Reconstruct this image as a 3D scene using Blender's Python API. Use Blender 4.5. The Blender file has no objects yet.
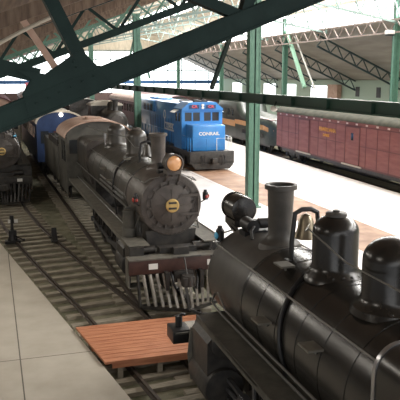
import bpy, bmesh, math, random
from mathutils import Vector, Matrix
random.seed(7)
SC = bpy.context.scene
COL = SC.collection
PI = math.pi

# ------------------------------------------------------------------ materials
MATS = {}
def mat(name, col, rough=0.5, metal=0.0, col2=None, scale=6.0, bump=0.0, bscale=30.0, emit=None, es=0.0, spec=0.5, detail=6.0, stretch=None, coat=0.0, ramp=(0.35, 0.65)):
    m = bpy.data.materials.new(name); m.use_nodes = True
    nt = m.node_tree; b = nt.nodes['Principled BSDF']
    b.inputs['Base Color'].default_value = (*col, 1)
    b.inputs['Roughness'].default_value = rough
    b.inputs['Metallic'].default_value = metal
    b.inputs['Specular IOR Level'].default_value = spec
    b.inputs['Coat Weight'].default_value = coat
    if emit:
        b.inputs['Emission Color'].default_value = (*emit, 1); b.inputs['Emission Strength'].default_value = es
    if col2 or bump:
        tc = nt.nodes.new('ShaderNodeTexCoord'); mp = nt.nodes.new('ShaderNodeMapping')
        nt.links.new(tc.outputs['Object'], mp.inputs['Vector'])
        if stretch: mp.inputs['Scale'].default_value = stretch
    if col2:
        n = nt.nodes.new('ShaderNodeTexNoise'); n.inputs['Scale'].default_value = scale; n.inputs['Detail'].default_value = detail
        nt.links.new(mp.outputs[0], n.inputs['Vector'])
        r = nt.nodes.new('ShaderNodeValToRGB')
        r.color_ramp.elements[0].position = ramp[0]; r.color_ramp.elements[1].position = ramp[1]
        r.color_ramp.elements[0].color = (*col, 1); r.color_ramp.elements[1].color = (*col2, 1)
        nt.links.new(n.outputs['Fac'], r.inputs['Fac']); nt.links.new(r.outputs['Color'], b.inputs['Base Color'])
    if bump:
        n2 = nt.nodes.new('ShaderNodeTexNoise'); n2.inputs['Scale'].default_value = bscale; n2.inputs['Detail'].default_value = 4
        nt.links.new(mp.outputs[0], n2.inputs['Vector'])
        bp = nt.nodes.new('ShaderNodeBump'); bp.inputs['Strength'].default_value = bump; bp.inputs['Distance'].default_value = 0.03
        nt.links.new(n2.outputs['Fac'], bp.inputs['Height']); nt.links.new(bp.outputs[0], b.inputs['Normal'])
    MATS[name] = m
    return m

BLACK = mat('black_jacket', (.0115, .0105, .009), .27, 0.0, (.024, .0215, .018), 2.2, .035, 14, spec=.55)
BLACK2 = mat('black_jacket_aged', (.030, .027, .023), .34, 0.0, (.062, .056, .047), 2.5, .15, 18, spec=.6)
SMOKE = mat('smokebox_graphite', (.040, .037, .033), .48, 0.0, (.065, .060, .053), 3.5, .15, 40, spec=.5)
SMOKE2 = mat('smokebox_grey', (.058, .049, .043), .45, 0.0, (.095, .081, .071), 3.5, .15, 40, spec=.5)
GEAR = mat('dark_running_gear', (.018, .017, .016), .5, 0.0, (.045, .04, .035), 6, .2, 30)
DUSTY = mat('dusty_walkway', (.050, .048, .040), .65, 0.0, (.085, .080, .066), 5, .2, 40)
DUSTY2 = mat('dusty_walkway_pale', (.10, .095, .08), .65, 0.0, (.16, .15, .125), 5, .2, 40)
STEEL = mat('worn_steel', (.42, .42, .43), .3, .85)
PIPE = mat('grey_pipe', (.22, .22, .21), .35, .6)
RODST = mat('rod_steel', (.20, .20, .21), .35, .8)
BRASS = mat('bell_brass', (.45, .33, .16), .3, .9)
BRONZE = mat('bell_bronze', (.33, .28, .2), .33, .8)
GOLD = mat('number_plate_gold', (.60, .42, .16), .45, .5)
LENS = mat('amber_lens', (.75, .38, .16), .25, 0, spec=.8, coat=.6)
LENSB = mat('blue_lens', (.08, .45, .75), .15, 0, coat=1, spec=.8)
LENSR = mat('red_lens', (.35, .03, .02), .2, 0, coat=1)
GLASS = mat('dark_glass', (.03, .035, .04), .08, 0, spec=.8)
REDBEAM = mat('dark_red_beam', (.040, .017, .013), .5, 0, (.065, .028, .021), 6)
PALE = mat('pale_slat', (.42, .39, .34), .5, 0, (.25, .23, .20), 9)
WHITEP = mat('white_paint', (.75, .74, .70), .5)
CABROOF = mat('cab_roof_red', (.40, .25, .19), .6, 0, (.50, .35, .27), 3)
CABROOFE = mat('cab_roof_edge', (.30, .27, .21), .6)
CABSIDE = mat('cab_side_grey', (.06, .058, .05), .5, 0, (.10, .095, .08), 3)
GREEN = mat('truss_green_backlit', (.007, .020, .018), .6, 0, (.010, .026, .023), 5, .08, 20, spec=.2)  # column paint darkened; the backlit shade is put into this colour
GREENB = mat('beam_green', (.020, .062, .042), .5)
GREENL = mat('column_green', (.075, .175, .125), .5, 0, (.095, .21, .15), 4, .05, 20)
GREENP = mat('pale_green_paint', (.30, .52, .38), .5)
TRUSSD = mat('dark_truss_paint', (.03, .055, .06), .5)
TRUSSP = mat('weathered_truss_paint', (.20, .155, .135), .7, 0, (.32, .26, .23), 6)
BLUE = mat('locomotive_blue', (.030, .19, .50), .35, 0, (.036, .23, .57), 2, coat=.3)
NAVY = mat('coach_blue', (.016, .036, .105), .45, 0, (.022, .05, .14), 3)
CREAM = mat('cream_roof_edge', (.50, .45, .37), .55)
MAROON = mat('baggage_car_maroon', (.20, .058, .054), .6, 0, (.26, .088, .080), 1.6, stretch=(1, .5, 3))
MAROOND = mat('maroon_dark', (.115, .032, .030), .55)  # darker maroon for door frames and belt rails
OLIVE = mat('baggage_car_roof_grey', (.050, .050, .038), .85, 0, (.075, .073, .056), 2, spec=.15)
YELL = mat('lettering_yellow', (.70, .33, .07), .5)
REDT = mat('number_board_red', (.75, .10, .10), .5)
DKGREEN = mat('brunswick_green', (.022, .030, .024), .35, 0, (.035, .045, .035), 3)
STRIPE = mat('gold_stripe', (.42, .20, .07), .5, 0, (.5, .26, .1), 5)
PINKROOF = mat('faded_pink_roof', (.62, .45, .42), .6, 0, (.75, .62, .58), 2)
COACHRED = mat('coach_tuscan', (.10, .03, .035), .5)
BALLAST = mat('ballast', (.085, .088, .050), .9, 0, (.25, .23, .16), 2.2, .8, 38, ramp=(.3, .72))
TIE = mat('weathered_tie', (.22, .195, .15), .85, 0, (.34, .305, .24), 3.5, .5, 24, stretch=(1, 6, 4))
RAIL = mat('rusty_rail', (.055, .045, .04), .5, .4, (.09, .07, .055), 8)
WOOD = mat('red_cedar_planks', (.36, .13, .062), .6, 0, (.52, .225, .115), 3.0, .25, 30, stretch=(.6, 5, 4))
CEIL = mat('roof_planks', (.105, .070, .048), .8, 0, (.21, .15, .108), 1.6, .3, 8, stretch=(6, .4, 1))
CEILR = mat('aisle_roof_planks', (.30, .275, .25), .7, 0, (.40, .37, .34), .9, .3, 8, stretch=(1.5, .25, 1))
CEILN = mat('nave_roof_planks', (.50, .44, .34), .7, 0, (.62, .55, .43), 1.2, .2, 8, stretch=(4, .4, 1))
GLAZE = mat('daylit_window', (.9, .93, .93), .6, 0, emit=(.93, .98, 1.0), es=2.2)
GLAZEW = mat('daylit_clerestory', (.9, .9, .9), .6, 0, emit=(1.0, .99, .98), es=4.0)
WALLG = mat('outer_wall_green', (.36, .46, .38), .7)
WALLD = mat('far_wall_dark', (.09, .06, .055), .7, 0, (.14, .09, .08), 1)
BLUETRIM = mat('window_rail_blue', (.05, .16, .38), .5)
PINK = mat('pink_banner', (.75, .22, .28), .6)
MULL = mat('mullion_grey_green', (.15, .21, .19), .5)
LAMPW = mat('lamp_lens', (.9, .9, .85), .4, 0, emit=(1, .95, .85), es=6)
STRAPM = mat('dark_coupler', (.012, .012, .013), .45)

def concrete(name, c1, c2, rough, jx=None, jy=None, period=None, spec=.4):
    m = mat(name, c1, rough, 0, c2, 1.3, .15, 60, spec=spec, ramp=(.3, .7))
    nt = m.node_tree; b = nt.nodes['Principled BSDF']
    if jx is None: return m
    geo = nt.nodes.new('ShaderNodeTexCoord'); sep = nt.nodes.new('ShaderNodeSeparateXYZ')
    nt.links.new(geo.outputs['Object'], sep.inputs[0])
    def math_(op, a, bb):
        n = nt.nodes.new('ShaderNodeMath'); n.operation = op
        for i, v in enumerate((a, bb)):
            if isinstance(v, (int, float)): n.inputs[i].default_value = v
            else: nt.links.new(v, n.inputs[i])
        return n.outputs[0]
    def line(sock, off, per, w=.014):
        a = math_('ADD', sock, 100 * per - off + per / 2)
        a = math_('MODULO', a, per); a = math_('SUBTRACT', a, per / 2); a = math_('ABSOLUTE', a, 0)
        return math_('LESS_THAN', a, w)
    f = math_('MAXIMUM', line(sep.outputs['X'], jx, period[0]), line(sep.outputs['Y'], jy, period[1]))
    mx = nt.nodes.new('ShaderNodeMix'); mx.data_type = 'RGBA'
    nt.links.new(f, mx.inputs[0])
    src = b.inputs['Base Color'].links[0].from_socket
    nt.links.new(src, mx.inputs[6]); mx.inputs[7].default_value = (c1[0] * .28, c1[1] * .28, c1[2] * .28, 1)
    nt.links.new(mx.outputs[2], b.inputs['Base Color'])
    return m
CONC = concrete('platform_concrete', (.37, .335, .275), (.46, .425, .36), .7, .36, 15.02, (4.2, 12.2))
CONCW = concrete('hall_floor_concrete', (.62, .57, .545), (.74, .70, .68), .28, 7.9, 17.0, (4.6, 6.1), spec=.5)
TAN = concrete('tan_brick_paving', (.17, .085, .045), (.34, .21, .135), .6)

# ------------------------------------------------------------------ mesh builder
class MB:
    def __init__(s): s.bm = bmesh.new()
    def box(s, c, d, rot=None, bevel=0):
        M = Matrix.Translation(Vector(c))
        if rot is not None: M = M @ rot.to_4x4()
        r = bmesh.ops.create_cube(s.bm, size=1.0, matrix=M @ Matrix.Diagonal((*d, 1)))
        if bevel:
            es = list({e for v in r['verts'] for e in v.link_edges})
            bmesh.ops.bevel(s.bm, geom=es, offset=bevel, segments=2, affect='EDGES', profile=.6)
        return s
    def mm(s, x0, x1, y0, y1, z0, z1, bevel=0):
        return s.box(((x0+x1)/2, (y0+y1)/2, (z0+z1)/2), (abs(x1-x0), abs(y1-y0), abs(z1-z0)), bevel=bevel)
    def bar(s, a, b, w, h=None, up=(0, 0, 1)):
        a = Vector(a); b = Vector(b); h = h or w
        d = (b - a); L = d.length; d.normalize()
        u = Vector(up); x = d.cross(u)
        if x.length < 1e-4: x = d.cross(Vector((1, 0, 0)))
        x.normalize(); z = x.cross(d)
        M = Matrix((x, d, z)).transposed()
        return s.box((a + b) / 2, (w, L, h), rot=M)
    def lathe(s, prof, origin=(0, 0, 0), axis='Z', seg=32, cap=True):
        o = Vector(origin); rings = []
        for r, t in prof:
            ring = []
            for i in range(seg):
                a = 2 * PI * i / seg; c, sn = math.cos(a) * r, math.sin(a) * r
                if axis == 'Z': p = Vector((c, sn, t))
                elif axis == 'Y': p = Vector((c, t, sn))
                else: p = Vector((t, c, sn))
                ring.append(s.bm.verts.new(o + p))
            rings.append(ring)
        for k in range(len(rings) - 1):
            for i in range(seg):
                j = (i + 1) % seg
                s.bm.faces.new((rings[k][i], rings[k][j], rings[k+1][j], rings[k+1][i]))
        if cap:
            for ring in (rings[0], rings[-1]):
                try: s.bm.faces.new(ring)
                except Exception: pass
        return s
    def cyl(s, c, r, L, axis='Z', seg=20, r2=None):
        r2 = r if r2 is None else r2
        return s.lathe([(r, -L/2), (r2, L/2)], c, axis, seg)
    def rod(s, a, b, r, seg=8): return s.tube([a, b], r, seg)
    def tube(s, pts, r, seg=8):
        pts = [Vector(p) for p in pts]; rings = []
        prev = None
        for i, p in enumerate(pts):
            if i == 0: t = pts[1] - p
            elif i == len(pts) - 1: t = p - pts[i-1]
            else: t = (pts[i+1] - p).normalized() + (p - pts[i-1]).normalized()
            t.normalize()
            n = Vector((0, 0, 1)) if prev is None else prev
            n = n - t * n.dot(t)
            if n.length < 1e-3: n = Vector((1, 0, 0)) - t * t.x
            n.normalize(); prev = n; b = t.cross(n)
            rings.append([s.bm.verts.new(p + (n * math.cos(2*PI*k/seg) + b * math.sin(2*PI*k/seg)) * r) for k in range(seg)])
        for k in range(len(rings) - 1):
            for i in range(seg):
                j = (i + 1) % seg
                s.bm.faces.new((rings[k][i], rings[k][j], rings[k+1][j], rings[k+1][i]))
        s.bm.faces.new(rings[0]); s.bm.faces.new(rings[-1])
        return s
    def sphere(s, c, r, sc=(1, 1, 1), seg=16):
        bmesh.ops.create_uvsphere(s.bm, u_segments=seg, v_segments=max(6, seg//2), radius=r, matrix=Matrix.Translation(Vector(c)) @ Matrix.Diagonal((*sc, 1)))
        return s
    def prism(s, poly, axis, a, b):
        """poly: 2D outline; axis 'Y': points are (x,z) extruded y=a..b; 'X': (y,z); 'Z': (x,y)"""
        def P(p, t):
            if axis == 'Y': return (p[0], t, p[1])
            if axis == 'X': return (t, p[0], p[1])
            return (p[0], p[1], t)
        A = [s.bm.verts.new(P(p, a)) for p in poly]; B = [s.bm.verts.new(P(p, b)) for p in poly]
        s.bm.faces.new(A); s.bm.faces.new(B[::-1]); n = len(poly)
        for i in range(n):
            j = (i + 1) % n
            s.bm.faces.new((A[i], B[i], B[j], A[j]))
        return s
    def wall(s, o, u, v, w, h, th, holes):
        """panel with rectangular holes; o corner, u/v unit dirs; holes (u0,v0,u1,v1)"""
        o = Vector(o); u = Vector(u); v = Vector(v); n = u.cross(v)
        us = sorted({0, w, *[q for hh in holes for q in (hh[0], hh[2])]}); vs = sorted({0, h, *[q for hh in holes for q in (hh[1], hh[3])]})
        M = Matrix((u, v, n)).transposed()
        for i in range(len(us)-1):
            for j in range(len(vs)-1):
                cu, cv = (us[i]+us[i+1])/2, (vs[j]+vs[j+1])/2
                if any(a < cu < c and b < cv < d for a, b, c, d in holes): continue
                s.box(o + u*cu + v*cv, (us[i+1]-us[i], vs[j+1]-vs[j], th), rot=M)
        return s
    def build(s, name, m, parent=None, smooth=True, angle=35):
        bmesh.ops.recalc_face_normals(s.bm, faces=s.bm.faces)
        me = bpy.data.meshes.new(name); s.bm.to_mesh(me); s.bm.free()
        me.materials.append(m)
        if smooth:
            me.polygons.foreach_set('use_smooth', [True] * len(me.polygons))
            me.set_sharp_from_angle(angle=math.radians(angle))
        o = bpy.data.objects.new(name, me); COL.objects.link(o)
        if parent: o.parent = parent
        return o

def tag(o, label, cat, group=None):
    o['label'] = label; o['category'] = cat
    if group: o['group'] = group
    return o
def struct(o): o['kind'] = 'structure'; return o
def thing(name, label, cat, loc=(0, 0, 0), rz=0, group=None):
    o = bpy.data.objects.new(name, None); COL.objects.link(o)
    o.location = loc; o.rotation_euler = (0, 0, rz); o.empty_display_size = .2
    return tag(o, label, cat, group)
def inst(src, name, parent, loc, rot=(0, 0, 0)):
    c = src.copy(); c.name = name; COL.objects.link(c); c.parent = parent; c.location = loc; c.rotation_euler = rot
    return c
def text(name, body, size, m, parent, loc, rot, ext=.008, sx=1.0):
    cu = bpy.data.curves.new(name, 'FONT'); cu.body = body; cu.size = size; cu.extrude = ext
    cu.align_x = 'CENTER'; cu.align_y = 'CENTER'; cu.offset = size * .02
    tmp = bpy.data.objects.new('lettering_outline', cu); COL.objects.link(tmp)
    me = bpy.data.meshes.new_from_object(tmp.evaluated_get(bpy.context.evaluated_depsgraph_get()))
    bpy.data.objects.remove(tmp); bpy.data.curves.remove(cu)
    me.name = name; me.materials.clear(); me.materials.append(m)
    o = bpy.data.objects.new(name, me); COL.objects.link(o); o.parent = parent; o.location = loc; o.rotation_euler = rot
    o.scale = (sx, 1, 1)
    return o

# ------------------------------------------------------------------ ground and tracks
def smoothline(pts, step=.25):
    out = []
    P = [Vector((p[0], p[1], 0)) for p in pts]
    P = [P[0]*2 - P[1]] + P + [P[-1]*2 - P[-2]]
    for i in range(1, len(P)-2):
        n = max(2, int((P[i+1]-P[i]).length / step))
        for k in range(n):
            t = k / n
            out.append(.5*((2*P[i]) + (-P[i-1]+P[i+1])*t + (2*P[i-1]-5*P[i]+4*P[i+1]-P[i+2])*t*t + (-P[i-1]+3*P[i]-3*P[i+1]+P[i+2])*t**3))
    out.append(P[-2])
    return out
EDGE = [(3.65, 0), (3.2, 6.5), (2.38, 12.36), (1.52, 17.7), (.1, 26.5), (-1.5, 37), (-3.4, 50), (-5, 62), (-5, 117)]
def ground():
    MB().mm(-25, 45, -6, 117, -.6, -.22).build('ground', BALLAST); g = bpy.data.objects['ground']; struct(g)
    poly = EDGE + [(-25, 117), (-25, 0)]
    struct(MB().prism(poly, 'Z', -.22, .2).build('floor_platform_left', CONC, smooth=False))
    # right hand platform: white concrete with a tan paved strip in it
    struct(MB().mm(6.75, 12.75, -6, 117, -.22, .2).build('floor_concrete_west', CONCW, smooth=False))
    struct(MB().mm(12.75, 15.3, -6, 117, -.22, .2).build('floor_paving', TAN, smooth=False))
    struct(MB().prism([(15.3, -6), (20.6, -6), (21.0, 27), (21.75, 50), (22.9, 80), (23.5, 117), (15.3, 117)], 'Z', -.22, .2).build('floor_concrete_east', CONCW, smooth=False))
    struct(MB().mm(27.6, 45, -6, 117, -.22, .2).build('floor_east_aisle', CONC, smooth=False))
ground()

TIEM = None
def track(pts, label, tie_range, gauge=1.505, tiestep=.56, z=0.0, rail_range=None, ties=True):
    global TIEM
    L = smoothline(pts); t = thing('railroad_track', label, 'railroad track', (L[0].x, L[0].y, -.2 + z))
    base = Vector((L[0].x, L[0].y, -.2 + z))
    for sgn in (-1, 1):
        m = MB(); path = []
        for i, p in enumerate(L):
            d = (L[min(i+1, len(L)-1)] - L[max(i-1, 0)]).normalized(); n = Vector((d.y, -d.x, 0))
            path.append((p + n * sgn * gauge/2, n))
        prof = [(-.065, .08), (.065, .08), (.065, .095), (.012, .11), (.012, .165), (.036, .175), (.036, .2), (-.036, .2), (-.036, .175), (-.012, .165), (-.012, .11), (-.065, .095)]
        rings = [[m.bm.verts.new(q + n*a + Vector((0, 0, h + z - .2)) - base) for a, h in prof] for q, n in path]
        for k in range(len(rings)-1):
            for i in range(len(prof)):
                j = (i+1) % len(prof); m.bm.faces.new((rings[k][i], rings[k][j], rings[k+1][j], rings[k+1][i]))
        m.bm.faces.new(rings[0]); m.bm.faces.new(rings[-1])
        m.build('rail', RAIL, t, angle=25)
    if not ties: return t
    acc = 0; cnt = 0
    for i in range(1, len(L)):
        acc += (L[i]-L[i-1]).length
        if acc >= tiestep and tie_range[0] <= L[i].y <= tie_range[1] and cnt < 99:
            acc = 0; cnt += 1
            d = (L[i]-L[i-1]).normalized()
            if TIEM is None:
                o = MB().box((0, 0, 0), (2.5, .23, .16), bevel=.012).build('tie', TIE, t); TIEM = o
            else:
                o = inst(TIEM, 'tie', t, (0, 0, 0))
            o.location = L[i] - base + Vector((random.uniform(-.04, .04), 0, z - .2 + random.uniform(-.008, .006)))
            o.rotation_euler = (0, 0, math.atan2(-d.x, d.y) + random.uniform(-.012, .012))
    return t
track([(4.35, 8.2), (3.95, 11.2), (3.52, 14.4), (3.0, 18.4), (2.34, 22.2), (1.66, 26.5), (1.08, 30.8), (.6, 37), (.35, 48), (.1, 60)],
      'empty curving track with weathered ties beside the left concrete platform', (11.8, 55))
track([(4.95, -4), (4.92, 8), (4.86, 13.5), (4.6, 18), (4.3, 34), (3.9, 60)], 'middle track under the two black steam locomotives, nose to nose', (0, 48))
track([(22.4, 20), (22.8, 30), (23.5, 50.5), (24.6, 80)], 'far right track under the maroon baggage car', (24, 78))
track([(14.1, 20), (14.1, 66)], 'rails flush in the tan strip under the blue diesel locomotive', (0, 0), z=.19, ties=False)

# wooden crossing between the two locomotives
def crossing():
    t = thing('wooden_crossing', 'red-brown plank footbridge laid across the tracks from the left platform edge', 'footbridge', (2.0, 14.1, .2))
    x0, x1 = -.0, 4.75
    n = 11; w = 2.36 / n
    deck = MB()
    for i in range(n):
        y = i * w; xs = .14 - .155*y + x0
        xe = x1 + .0
        deck.prism([(xs, y+.004), (xe, y+.004), (xe, y+w-.014), (xs - .155*w*.9, y+w-.014)], 'Z', .03, .085 + random.uniform(0, .004))
    deck.build('deck_planks', WOOD, t, smooth=False)
    f = MB()
    f.mm(.3, 4.6, .02, .12, -.09, .03); f.mm(.2, 4.6, 2.2, 2.3, -.09, .03)
    f.mm(.0, 1.1, 1.1, 1.2, -.09, .03)
    f.build('edge_joist', WOOD, t, smooth=False)
    for x in (.42, 1.33, 2.5, 3.6):
        MB().mm(x, x+.12, .03, .16, -.4, -.09).build('support_post', TIE, t, smooth=False)
crossing()

# ------------------------------------------------------------------ steam locomotive
def wheel(name, r, m, spokes, w=.13):
    b = MB()
    b.lathe([(r, -w/2), (r+.025, -w/2+.02), (r+.025, -w/2+.04), (r, -w/2+.05), (r, w/2), (r-.09, w/2), (r-.09, -w/2), (r, -w/2)], axis='X', seg=36, cap=False)
    b.cyl((0, 0, 0), .14, w*1.5, 'X', 16)
    for k in range(spokes):
        a = 2*PI*k/spokes
        b.bar((0, math.cos(a)*.1, math.sin(a)*.1), (0, math.cos(a)*(r-.06), math.sin(a)*(r-.06)), .045, .05, up=(1, 0, 0))
    b.box((0, -.28*r, -.5*r), (w*.7, .5*r, .3*r))
    return b

def steam_loco(name, label, loc, rz, q):
    """local frame: front end at y=0, body runs back along +y, rail top z=0, x across"""
    J, S, D = q['jacket'], q['smoke'], q['deck']
    t = thing(name, label, 'steam locomotive', loc, rz)
    cz, R, ys = q['cz'], q['R'], q['ys']; yb = q['fire']; yc = q['cab']; cl = q.get('cablen', 3.0); sbl = q['sbl']; rb = q['rb']
    top = cz + R
    # smokebox
    b = MB(); b.lathe([(R-.12, 0), (R-.03, .02), (R, .07), (R, sbl-.03), (R+.015, sbl-.02), (R+.015, sbl+.03)], (0, ys, cz), 'Y', 64)
    for k in range(40):
        a = 2*PI*k/40
        b.sphere((math.cos(a)*(R-.07), ys-.002, cz+math.sin(a)*(R-.07)), .016, seg=6)
        b.sphere((math.cos(a)*(R+.001), ys+.14, cz+math.sin(a)*(R+.001)), .012, seg=6)
        b.sphere((math.cos(a)*(R+.001), ys+sbl-.12, cz+math.sin(a)*(R+.001)), .012, seg=6)
    sb = b.build('smokebox', S, t)
    # front door with dogs
    b = MB(); b.lathe([(R*.66, 0), (R*.66, -.035), (R*.60, -.055), (R*.3, -.10), (.02, -.12)], (0, ys, cz), 'Y', 56)
    b.lathe([(R*.80, .02), (R*.80, -.02), (R*.76, -.02), (R*.76, .02)], (0, ys, cz), 'Y', 56)
    for k in range(16):
        a = 2*PI*k/16 + .1
        b.box((math.cos(a)*R*.70, ys-.045, cz+math.sin(a)*R*.70), (.10, .05, .05), rot=Matrix.Rotation(-a, 3, 'Y'))
        b.cyl((math.cos(a)*R*.70, ys-.08, cz+math.sin(a)*R*.70), .022, .04, 'Y', 6)
    for k in range(8):
        a = 2*PI*k/8
        b.bar((math.cos(a)*.2, ys-.11, cz+math.sin(a)*.2), (math.cos(a)*R*.5, ys-.085, cz+math.sin(a)*R*.5), .03, .02)
    for zz in (-.28, .28): b.mm(R*.2, R*.86, ys-.10, ys-.055, cz+zz-.035, cz+zz+.035)
    b.cyl((R*.86, ys-.06, cz), .03, .75, 'Z', 10)
    dr = b.build('smokebox_door', q.get('door', S), t)
    b = MB(); b.lathe([(.19, .05), (.205, .0), (.17, -.012), (.168, .0), (.02, .0)], (0, ys-.16, cz), 'Y', 32)
    # keystone shape and bars raised on the plate
    b.prism([(-.09, .13), (.09, .13), (.07, -.02), (.05, -.14), (-.05, -.14), (-.07, -.02)], 'Y', -.02, .0)
    npl = b.build('number_plate', GOLD, dr); npl.parent = dr
    # place keystone at plate by shifting verts
    for v in npl.data.vertices:
        if abs(v.co.y) < .03: v.co.y += ys - .16; v.co.z += cz
    m_ = MB(); m_.mm(-.12, .12, ys-.186, ys-.162, cz+.055, cz+.115); m_.mm(-.12, .12, ys-.186, ys-.162, cz-.11, cz-.05)
    m_.build('plate_recess', GEAR, dr, smooth=False)
    # boiler jacket with bands
    prof = []; y = ys+sbl; R1 = q.get('R1', R+.02)
    n = 6; seglen = (yb - y) / n
    for k in range(n+1):
        yy = y + k*seglen; rr = R1
        prof += [(rr, yy-.03), (rr+.008, yy-.028), (rr+.008, yy+.028), (rr, yy+.03)]
    b = MB(); b.lathe(prof, (0, 0, cz), 'Y', 64)
    b.build('boiler', J, t)
    # Belpaire firebox: square shouldered
    hw = R + .06; zt = top + .06; rr = .34
    pts = []
    for cx_, cz_, a0 in ((hw-rr, zt-rr, 0), (-hw+rr, zt-rr, PI/2)):
        for k in range(9):
            a = a0 + PI/2*k/8; pts.append((cx_+rr*math.cos(a), cz_+rr*math.sin(a)))
    pts += [(-hw, cz-.1), (-hw*.8, cz-R*.9), (hw*.8, cz-R*.9), (hw, cz-.1)]
    b = MB(); b.prism(pts, 'Y', yb, yc+.1)
    for yy in (yb-.01, yb+.4, yb+.8, yc-.5):
        p2 = [(x*1.012, cz+(z-cz)*1.012) for x, z in pts]; pass
    b.build('firebox', q.get('firemat', J), t, angle=25)
    for yy in (yb-.01, yb+.8, yc-.5): MB().prism([(x*1.012, cz+(z-cz)*1.012) for x, z in pts], 'Y', yy, yy+.06).build('firebox_band', q.get('bandm', S), t, angle=25)
    # stack
    sy, st, sr = q['stack']; z0 = cz + R - .12
    b = MB(); b.lathe([(sr*1.75, z0), (sr*1.55, z0+.13), (sr*1.15, z0+.19), (sr*.95, z0+.26), (sr*.92, z0+.4), (sr*1.0, st-.12), (sr*1.04, st-.09), (sr*1.24, st-.08), (sr*1.24, st), (sr*1.02, st), (sr*.9, st-.02), (sr*.82, st-.5), (sr*.8, z0)], (0, sy, 0), 'Z', 40, cap=False)
    b.cyl((0, sy, st-.45), sr*.82, .01)
    b.build('smokestack', q.get('stackmat', S), t)
    # domes
    def dome(nm, dy, dt, dr_, cap=True, jm=J):
        b = MB(); p = [(dr_*1.38, cz+R1-.10), (dr_*1.3, cz+R1-.01), (dr_*1.08, cz+R1+.05), (dr_, cz+R1+.13)]
        h = dr_*.78
        zs = dt - h
        for k in range(11):
            a = PI/2*k/10; p.append((max(dr_*math.cos(a), .01), zs + h*math.sin(a)))
        b.lathe(p, (0, dy, 0), 'Z', 44)
        for k in range(18):
            a = 2*PI*k/18; rr_ = dr_*1.2
            xx = math.cos(a)*rr_
            b.sphere((xx, dy+math.sin(a)*rr_, cz+R1+.035-.06*abs(math.cos(a))), .02, seg=6)
        o = b.build(nm, jm, t)
        if cap:
            MB().lathe([(dr_*.46, dt-.03), (dr_*.46, dt+.015), (dr_*.4, dt+.03), (.05, dt+.035), (.05, dt+.06), (.01, dt+.065)], (0, dy, 0), 'Z', 28).build('dome_cap', S, o)
        return o
    dome('sand_dome', *q['sand']); dome('steam_dome', *q['steam'], cap=False)
    # safety valves and whistle behind steam dome
    vy = q['steam'][0] + .95
    if vy < yc - .3:
        b = MB()
        for x in (-.12, .12): b.lathe([(.05, top), (.06, top+.1), (.05, top+.25), (.065, top+.27), (.02, top+.32)], (x, vy, 0), 'Z', 12)
        b.lathe([(.03, top-.05), (.03, top+.2), (.06, top+.2), (.06, top+.42), (.01, top+.45)], (-.3, vy+.1, 0), 'Z', 12)
        b.build('safety_valve', STEEL, t)
    # bell
    by = q['bell']; bz = q.get('bellz', top+.52)
    b = MB(); b.tube([(-.24, by, top-.06), (-.25, by, top+.25), (-.2, by, bz+.06), (-.08, by, bz+.12), (.08, by, bz+.12), (.2, by, bz+.06), (.25, by, top+.25), (.24, by, top-.06)], .042, 8)
    b.mm(-.34, .34, by-.1, by+.1, top-.12, top-.02)
    yoke = b.build('bell_yoke', STRAPM, t)
    MB().lathe([(.2, bz-.36), (.185, bz-.33), (.14, bz-.2), (.12, bz-.06), (.08, bz+.02), (.02, bz+.05)], (0, by, 0), 'Z', 24).build('bell', q.get('bellmat', BRONZE), yoke)
    # headlight
    hy, hz, hr, hl = q['head']
    b = MB(); b.lathe([(hr*.6, hl), (hr*.95, hl-.03), (hr, hl-.08), (hr, .05), (hr*1.06, .05), (hr*1.06, -.02), (hr*.92, -.03), (hr*.86, .02), (hr*.8, .05)], (0, hy, hz), 'Y', 32)
    b.mm(-hr*.8, hr*.8, hy+.03, hy+hl, hz-hr*1.25, hz-hr*.75)
    b.mm(-.04, .04, hy+.1, hy+.2, hz-hr*1.6, hz-hr)
    for sx in (-1, 1):
        b.bar((sx*hr*.7, hy+hl*.5, hz-hr), (sx*hr*.9, ys+.08, cz+R-.12), .04, .05)
        b.bar((sx*hr*.7, hy+.1, hz-hr*1.2), (sx*hr*.8, ys-.02, cz+R*.75), .04, .05)
    h = b.build('headlight', q.get('headmat', S), t)
    MB().lathe([(hr*.84, .0), (hr*.6, -.035), (hr*.3, -.05), (.01, -.055)], (0, hy+.01, hz), 'Y', 28).build('headlight_lens', q.get('lens', LENS), h)
    # generator behind headlight
    b = MB(); b.cyl((.2, ys+.45, top+.13), .13, .42, 'Y', 16); b.cyl((-.12, ys+.5, top+.16), .10, .3, 'X', 16); b.mm(-.3, .35, ys+.3, ys+.6, top-.08, top+.03)
    b.tube([(.2, ys+.7, top+.15), (.3, ys+.8, top+.1), (.32, ys+.9, top-.05)], .03)
    b.cyl((.02, ys+.25, top+.08), .07, .2, 'Z', 12)
    b.build('turbo_generator', STRAPM, t)
    # classification lamps
    for sx in (-1, 1):
        b = MB(); mk = q.get('mk', (.70, .84)); lx, lz, ly = sx*R*mk[0], cz+R*mk[1], ys+.0
        b.cyl((lx, ly, lz), .085, .2, 'Z', 14); b.lathe([(.085, .1), (.05, .15), (.05, .19), (.01, .2)], (lx, ly, lz), 'Z', 12)
        b.cyl((lx, ly-.08, lz), .06, .08, 'Y', 12); b.bar((lx, ly, lz-.1), (lx*.9, ly+.12, lz-.2), .03)
        m_ = b.build('marker_lamp', STRAPM, t)
        c = MB(); c.sphere((lx+sx*.075, ly, lz), .075, (.6, 1, 1), 12); c.sphere((lx, ly-.125, lz), .05, (1, .4, 1), 12); c.build('lamp_lens', q.get('marklens', LENSB), m_)
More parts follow.
